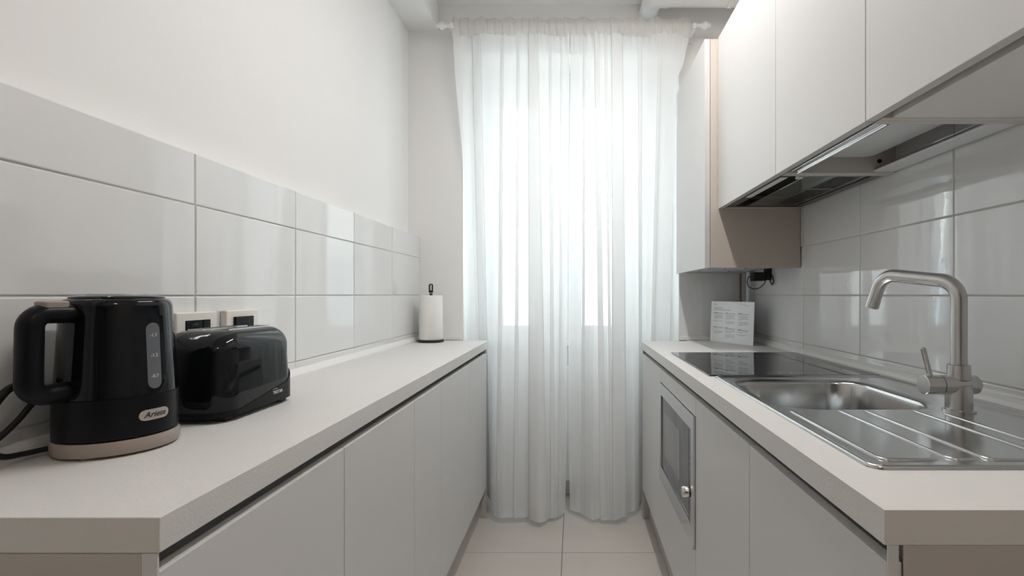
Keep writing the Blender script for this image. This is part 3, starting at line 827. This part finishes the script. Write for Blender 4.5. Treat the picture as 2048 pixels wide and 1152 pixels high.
curtain('curtain', 'left sheer white curtain panel gathered on the rod', [(0, -.635), (.35, -.590), (.62, -.575), (1, -.55)], [(0, -.024), (.5, -.034), (.8, -.038), (1, -.046)],
        [(-.515, -.50, .045, .05, .010), (-.375, -.39, .018, .02, .006), (-.290, -.30, .014, .02, .006), (-.215, -.185, .050, .095, .012), (-.125, -.11, .012, .02, .006), (-.065, -.075, .010, .015, .005)], 5)
curtain('curtain', 'right sheer white curtain panel beside the white cupboard', [(0, -.018), (.5, -.028), (.8, -.030), (1, -.022)], [(0, .610), (.05, .585), (.105, .540), (.6, .53), (1, .50)],
        [(.055, .045, .014, .016, .006), (.118, .150, .026, .030, .008), (.165, .195, .014, .016, .006), (.225, .235, .060, .080, .012), (.345, .36, .022, .025, .008), (.45, .42, .016, .018, .006)], 11)

# ------------------------------------------------------------------ kettle
KX, KY = -.744, .817
hdir = Vector((-.20, -.98, 0)).normalized()
kb = thing('kettle_base', 'taupe power base under the black kettle with black cord', 'kettle base', (KX, KY, TOP))
b = bm_new(); lathe(b, [(.070, TOP + .003), (.078, TOP + .004), (.0795, TOP + .008), (.0795, TOP + .020), (.0775, TOP + .0245), (.070, TOP + .0250)], KX, KY, 64)
obj('base_plate', b, taupe, kb, smooth=40)
for ang in (40, 160, 280, 250): obj('foot', lathe(bm_new(), [(.008, TOP + .0003), (.009, TOP + .0045)], KX + .066 * math.cos(math.radians(ang)), KY + .066 * math.sin(math.radians(ang)), 12), taupe, kb)
cord = [(-.803, .778, TOP + .012), (-.818, .745, TOP + .011), (-.819, .715, TOP + .016), (-.8185, .694, TOP + .036), (-.8185, .690, TOP + .062), (-.819, .702, TOP + .090), (-.820, .722, TOP + .110), (-.820, .740, TOP + .118)]
b = bm_new(); tube(b, smooth_path(cord), .0042, 10); obj('cord', b, rubber, kb, smooth=60)
cord = [(-.828, .752, TOP + .118), (-.828, .728, TOP + .104), (-.828, .704, TOP + .072), (-.828, .692, TOP + .045), (-.828, .698, TOP + .036), (-.828, .715, TOP + .038), (-.829, .745, TOP + .060), (-.830, .772, TOP + .086), (-.831, .805, TOP + .105)]
b = bm_new(); tube(b, smooth_path(cord), .0042, 10); obj('cord', b, rubber, kb, smooth=60)

kt = thing('electric_kettle', 'glossy black electric kettle with taupe base and large handle', 'kettle', (KX, KY, TOP + .0255))
def krad(z):
    return interp_lin([(.955, .0780), (1.02, .0768), (1.10, .0725), (1.165, .0690)], z)
def interp_lin(tab, x):
    if x <= tab[0][0]: return tab[0][1]
    for (a0, b0), (a1, b1) in zip(tab, tab[1:]):
        if x <= a1: return b0 + (b1 - b0) * (x - a0) / (a1 - a0)
    return tab[-1][1]
zb = TOP + .0255
b = bm_new(); lathe(b, [(.074, zb), (.0775, zb + .002), (.0778, .99), (krad(1.02) + .0006, 1.020), (krad(1.02) - .001, 1.0212)], KX, KY, 64); obj('lower_band', b, satin_black, kt, smooth=40)
b = bm_new(); lathe(b, [(krad(1.02) - .002, 1.0205), (krad(1.022), 1.0215), (krad(1.06), 1.06), (krad(1.10), 1.10), (krad(1.14), 1.14), (krad(1.162), 1.162), (.0675, 1.168), (.064, 1.172), (.060, 1.1735)], KX, KY, 64); obj('body', b, gloss_black, kt, smooth=40)
b = bm_new(); lathe(b, [(.0595, 1.1735), (.059, 1.176), (.054, 1.178), (.045, 1.179)], KX, KY, 48)
lid = obj('lid', b, gloss_black, kt)
b = bm_new(); lathe(b, [(.040, 1.179), (.039, 1.1805), (.034, 1.181)], KX, KY, 40); obj('lid_cap', b, taupe, lid, smooth=40)
# handle
def hp(rad, z): p = Vector((KX, KY, 0)) + hdir * rad; return (p.x, p.y, z)
path = bend([hp(.050, 1.151), hp(.1145, 1.153), hp(.1165, 1.034), hp(.066, 1.036)], .020, 8)
n = len(path)
side = Vector((hdir.y, -hdir.x, 0))
b = bm_new()
tube(b, path, .0165, 20, ref=tuple(side), r2=.0145)
obj('handle', b, satin_black, kt, smooth=60)
b = bm_new()
pts = [(s, r_) for r_, s in rrect(.072, .106, -.0125, .0125, .008, 5)]
rings = []
for zz_, ins in ((1.160, 0), (1.1685, 0), (1.1705, .0025)):
    rings.append([])
    for s, r_ in pts:
        p = Vector((KX, KY, 0)) + hdir * (.089 + (r_ - .089) * (1 - ins / .022)) + side * (s * (1 - ins / .0125))
        rings[-1].append((p.x, p.y, zz_))
loops(b, rings, True, True); obj('switch_button', b, taupe, kt, smooth=40)
# curved patches on the body
def patch(ang_c, half_w, z0, z1, off, m, name, parent, n=10):
    """capsule-shaped patch wrapped on the kettle wall; ang_c in radians from +x"""
    b = bm_new(); rows = 18
    capped = []
    h = z1 - z0
    zs = [z0 + half_w * (1 - math.cos(PI / 2 * k / 6)) for k in range(7)]
    zs = zs + [z0 + half_w + (h - 2 * half_w) * k / 6 for k in range(1, 6)] + [z1 - (q - z0) for q in reversed(zs)]
    for z in zs:
        d = min(z - z0, z1 - z); rad = min(half_w, h / 2)
        w = half_w if d >= rad else max(1e-4, half_w - rad + math.sqrt(max(0, rad * rad - (rad - d) ** 2)))
        R_ = krad(z) + off
        capped.append([(KX + R_ * math.cos(ang_c + w * (2 * k / n - 1) / R_), KY + R_ * math.sin(ang_c + w * (2 * k / n - 1) / R_), z) for k in range(n + 1)])
    loops(b, capped, cyclic=False); return obj(name, b, m, parent, smooth=180)
def wrap_text(body, size, ang_c, zc, off, m, name, parent, **kw):
    me = text_mesh(body, size, **kw)
    for v in me.vertices:
        z = zc + v.co.y; R_ = krad(z) + off; th = ang_c + v.co.x / R_
        v.co = (KX + R_ * math.cos(th), KY + R_ * math.sin(th), z)
    return obj_me(name, me, m, parent)
G = math.radians(-13)
patch(G, .0105, 1.030, 1.135, .0004, gauge_m, 'water_gauge', kt)
for body, zc_ in (('-1.7', 1.115), ('-1.2', 1.083), ('-0.7', 1.050)):
    wrap_text(body, .0072, G, zc_, .0010, print_w, 'gauge_mark', kt)
GL = math.radians(-14)
def krad_band(z): return .0779
_k = krad; krad = krad_band
lp = None
b = bm_new(); lw, lh = .0225, .0085
rowsP = []
for r in range(13):
    z = .990 - lh + 2 * lh * r / 12; dz = abs(z - .990)
    w = lw - lh + math.sqrt(max(0, lh * lh - dz * dz)) + 1e-4
    rowsP.append([(KX + .0784 * math.cos(GL + w * (2 * k / 12 - 1) / .0784), KY + .0784 * math.sin(GL + w * (2 * k / 12 - 1) / .0784), z) for k in range(13)])
loops(b, rowsP, cyclic=False); lp = obj('logo_plate', b, mat('logo_silver', (.42, .37, .34), .35), kt, smooth=180)
wrap_text('Ariete', .0125, GL, .990, .0010, print_d, 'logo_lettering', lp, shear=.3, offset=.0002)
krad = _k

# ------------------------------------------------------------------ toaster
TX0, TX1, TY0, TY1, TZ1 = -.820, -.664, .948, 1.200, 1.108
to = thing('toaster', 'black two-slot toaster standing between kettle and sockets', 'toaster', ((TX0 + TX1) / 2, (TY0 + TY1) / 2, TOP))
def ring_x(dx, dy0, dy1, r, z): return [(x, y, z) for x, y in rrect(TX0 + dx, TX1 - dx, TY0 + dy0, TY1 - dy1, r, 8)]
b = bm_new()
rings = [ring_x(.012, .014, .014, .034, TOP + .008), ring_x(.003, .004, .004, .042, TOP + .010), ring_x(.000, .001, .000, .044, TOP + .016), ring_x(.001, .002, .002, .044, TOP + .06), ring_x(.004, .007, .005, .042, TOP + .11)]
for k in range(1, 10):
    a_ = k / 9 * PI / 2
    hz = .048
    rings.append(ring_x(.004 + .030 * (1 - math.cos(a_)), .007 + .055 * (1 - math.cos(a_)), .005 + .036 * (1 - math.cos(a_)),   .041 - .008 * k / 9, TZ1 - hz + hz * math.sin(a_) - .0))
loops(b, rings, True, True)
obj('shell', b, gloss_black, to, smooth=50)
for sx in (-.770, -.716):
    obj('bread_slot', loops(bm_new(), [[(x, y, TZ1 + .0002) for x, y in rrect(sx - .013, sx + .013, 1.02, 1.152, .006, 4)]], False, True), soft_black, to)
for sx in (-.770, -.716):
    b = bm_new()
    for a0, a1, c0, c1 in ((sx - .015, sx - .013, 1.018, 1.154), (sx + .013, sx + .015, 1.018, 1.154), (sx - .015, sx + .015, 1.016, 1.018), (sx - .015, sx + .015, 1.154, 1.156)):
        box(b, a0, a1, c0, c1, TZ1 - .001, TZ1 + .0014)
    obj('slot_rim', b, chrome, to)
# matt skirt with a sweeping upper edge on the front
b = bm_new(); lo = []; hi = []
for x, y in rrect(TX0 - .0012, TX1 + .0012, TY0 - .0002, TY1 + .0012, .045, 8):
    q = (y - TY0) / (TY1 - TY0)
    zt = TOP + .020 + .060 * max(0, (q - .35) / .65) ** 2.4
    lo.append((x, y, TOP + .0105)); hi.append((x, y, zt))
cx_, cy_ = (TX0 + TX1) / 2, (TY0 + TY1) / 2
loops(b, [[(cx_ + (x - cx_) * .93, cy_ + (y - cy_) * .95, z - .002) for x, y, z in lo], lo, hi, [(cx_ + (x - cx_) * .965, cy_ + (y - cy_) * .98, z + .0012) for x, y, z in hi]])
sk_ = obj('skirt', b, satin_black, to, smooth=50)
for fx_, fy_ in ((TX1 - .026, TY0 + .04), (TX1 - .024, TY1 - .036), (TX0 + .02, TY0 + .035), (TX0 + .02, TY1 - .03)): bobj('foot', (fx_ - .011, fx_ + .011, fy_ - .014, fy_ + .014, TOP + .0004, TOP + .012), soft_black, to, bev=.003)
me = text_mesh('TRISTAR', .0095, offset=.00015)
for v in me.vertices: v.co = (TX1 + .0018, 1.118 + v.co.x, .963 + v.co.y)
lt = obj_me('logo_lettering', me, print_w, to)
b = bm_new()
for k in range(4): box(b, TX1 + .0014, TX1 + .0019, 1.101 + .0045 * k, 1.1025 + .0045 * k, .9705, .972)
obj('logo_dots', b, print_w, to, kind='stuff')

# ------------------------------------------------------------------ paper towel
PX, PY = -.748, 2.615
ph_ = thing('paper_towel_holder', 'black paper towel holder with round foot and slotted stem', 'holder', (PX, PY, TOP))
b = bm_new(); lathe(b, [(.062, TOP + .0004), (.066, TOP + .002), (.067, TOP + .009), (.064, TOP + .0115), (.02, TOP + .012)], PX, PY, 40); obj('foot', b, soft_black, ph_, smooth=40)
b = bm_new()
tube(b, [(PX, PY, TOP + .011), (PX, PY, 1.186)], .008, 14)
# slotted flat top: outline ring extruded in y
out_, inn = [], []
for k in range(33):
    a_ = PI * k / 32; out_.append((PX + .0105 * math.cos(a_), 1.226 + .0105 * math.sin(a_))); inn.append((PX + .0045 * math.cos(a_), 1.226 + .0055 * math.sin(a_)))
for k in range(33):
    a_ = PI + PI * k / 32; out_.append((PX + .0105 * math.cos(a_), 1.192 + .004 * math.sin(a_))); inn.append((PX + .0045 * math.cos(a_), 1.206 + .005 * math.sin(a_)))
rg = [[(x, PY - .005, z) for x, z in out_], [(x, PY + .005, z) for x, z in out_], [(x, PY + .005, z) for x, z in inn], [(x, PY - .005, z) for x, z in inn], [(x, PY - .005, z) for x, z in out_]]
loops(b, rg)
obj('stem', b, soft_black, ph_, smooth=40)
pr = thing('paper_towel_roll', 'white kitchen paper roll on the black holder by the window', 'paper roll', (PX, PY, TOP + .0125))
b = bm_new(); nR = 48
def roll(r): return [(PX + r * math.cos(2 * PI * i / nR) * (1 + .01 * math.sin(4 * PI * i / nR)), PY + r * math.sin(2 * PI * i / nR)) for i in range(nR)]
rings = [[(x, y, z) for x, y in roll(r)] for r, z in ((.020, TOP + .0130), (.058, TOP + .0130), (.0605, TOP + .016), (.060, 1.06), (.0585, 1.172), (.056, 1.1755), (.020, 1.1755), (.020, TOP + .0130))]
loops(b, rings); obj('roll', b, paper, pr, smooth=40)

# ------------------------------------------------------------------ wall sockets
def wall_plate(y0, y1, label, kind_):
    t = thing('wall_socket' if kind_ == 's' else 'wall_switch', label, 'socket' if kind_ == 's' else 'switch', (XTL + .006, (y0 + y1) / 2, 1.062))
    obj('plate', box(bm_new(), XTL + .0005, XTL + .016, y0, y1, 1.062, 1.142, bev=.003), socket_w, t)
    yc = (y0 + y1) / 2
    if kind_ == 's':
        obj('socket_insert', box(bm_new(), XTL + .0155, XTL + .0175, yc - .036, yc + .012, 1.080, 1.124, bev=.001), satin_black, t)
        b = bm_new(); tube(b, [(XTL + .0174, yc - .012, 1.102), (XTL + .0186, yc - .012, 1.102)], .0165, 24, ref=(0, 0, 1)); obj('socket_ring', b, gloss_black, t, smooth=40)
        obj('switch_insert', box(bm_new(), XTL + .0155, XTL + .0180, yc + .013, yc + .036, 1.080, 1.124, bev=.001), satin_black, t)
    else:
        obj('rocker', box(bm_new(), XTL + .0155, XTL + .0225, yc - .036, yc + .010, 1.078, 1.126, bev=.002), satin_black, t)
        obj('rocker', box(bm_new(), XTL + .0155, XTL + .0205, yc + .011, yc + .036, 1.078, 1.126, bev=.002), satin_black, t)
wall_plate(1.040, 1.160, 'ivory wall plate with round black socket, nearer to the kettle', 's')
wall_plate(1.190, 1.310, 'ivory wall plate with black rocker switches above the toaster end', 'w')

# ------------------------------------------------------------------ ceiling spot bar behind the camera (its reflections show in the kettle)
sb = thing('ceiling_spot_bar', 'white three-spot ceiling light mounted behind the camera', 'ceiling light', (.24, -.55, ZC))
obj('bar', box(bm_new(), .08, .40, -.58, -.52, ZC - .03, ZC - .0005, bev=.006), white_paint, sb)
bulb_m = mat('lit_bulb', (1, .9, .75), .4, emit=((1, .82, .62), 40.0))
for k in range(3):
    x = .16 + .08 * k
    b = bm_new(); lathe(b, [(.012, ZC - .03), (.012, ZC - .06), (.030, ZC - .065), (.032, ZC - .12), (.028, ZC - .12), (.026, ZC - .075)], x, -.55, 24)
    sp_ = obj('spot_head', b, white_paint, sb, smooth=40)
    b = bm_new(); lathe(b, [(.010, ZC - .10), (.020, ZC - .105), (.022, ZC - .114), (.010, ZC - .119)], x, -.55, 20)
    obj('bulb', b, bulb_m, sp_, smooth=60)
    d = bpy.data.lights.new('spot_lamp', 'POINT'); d.energy = 2.2; d.color = (1.0, .84, .68); d.shadow_soft_size = .022
    o = bpy.data.objects.new('spot_lamp', d); C.objects.link(o); o.location = (x, -.55, ZC - .150)

# housing added for the hall fill light, out of view
lpn = thing('hall_fill_housing', 'flat white housing of the added hall fill light behind the camera', 'ceiling light', (0, -1.5, ZC))
b = bm_new(); box(b, -.58, .58, -2.33, -.67, ZC - .045, ZC - .0005, bev=.004); obj('panel_frame', b, white_paint, lpn)

ll = thing('linear_fill_housing', 'long white housing of the added kitchen fill light above the picture', 'ceiling light', (.25, 1.50, ZC))  # unseen housing added for the linear fill light
obj('fill_light_body', box(bm_new(), .215, .285, .98, 2.02, 2.70, ZC - .0005, bev=.004), white_paint, ll)
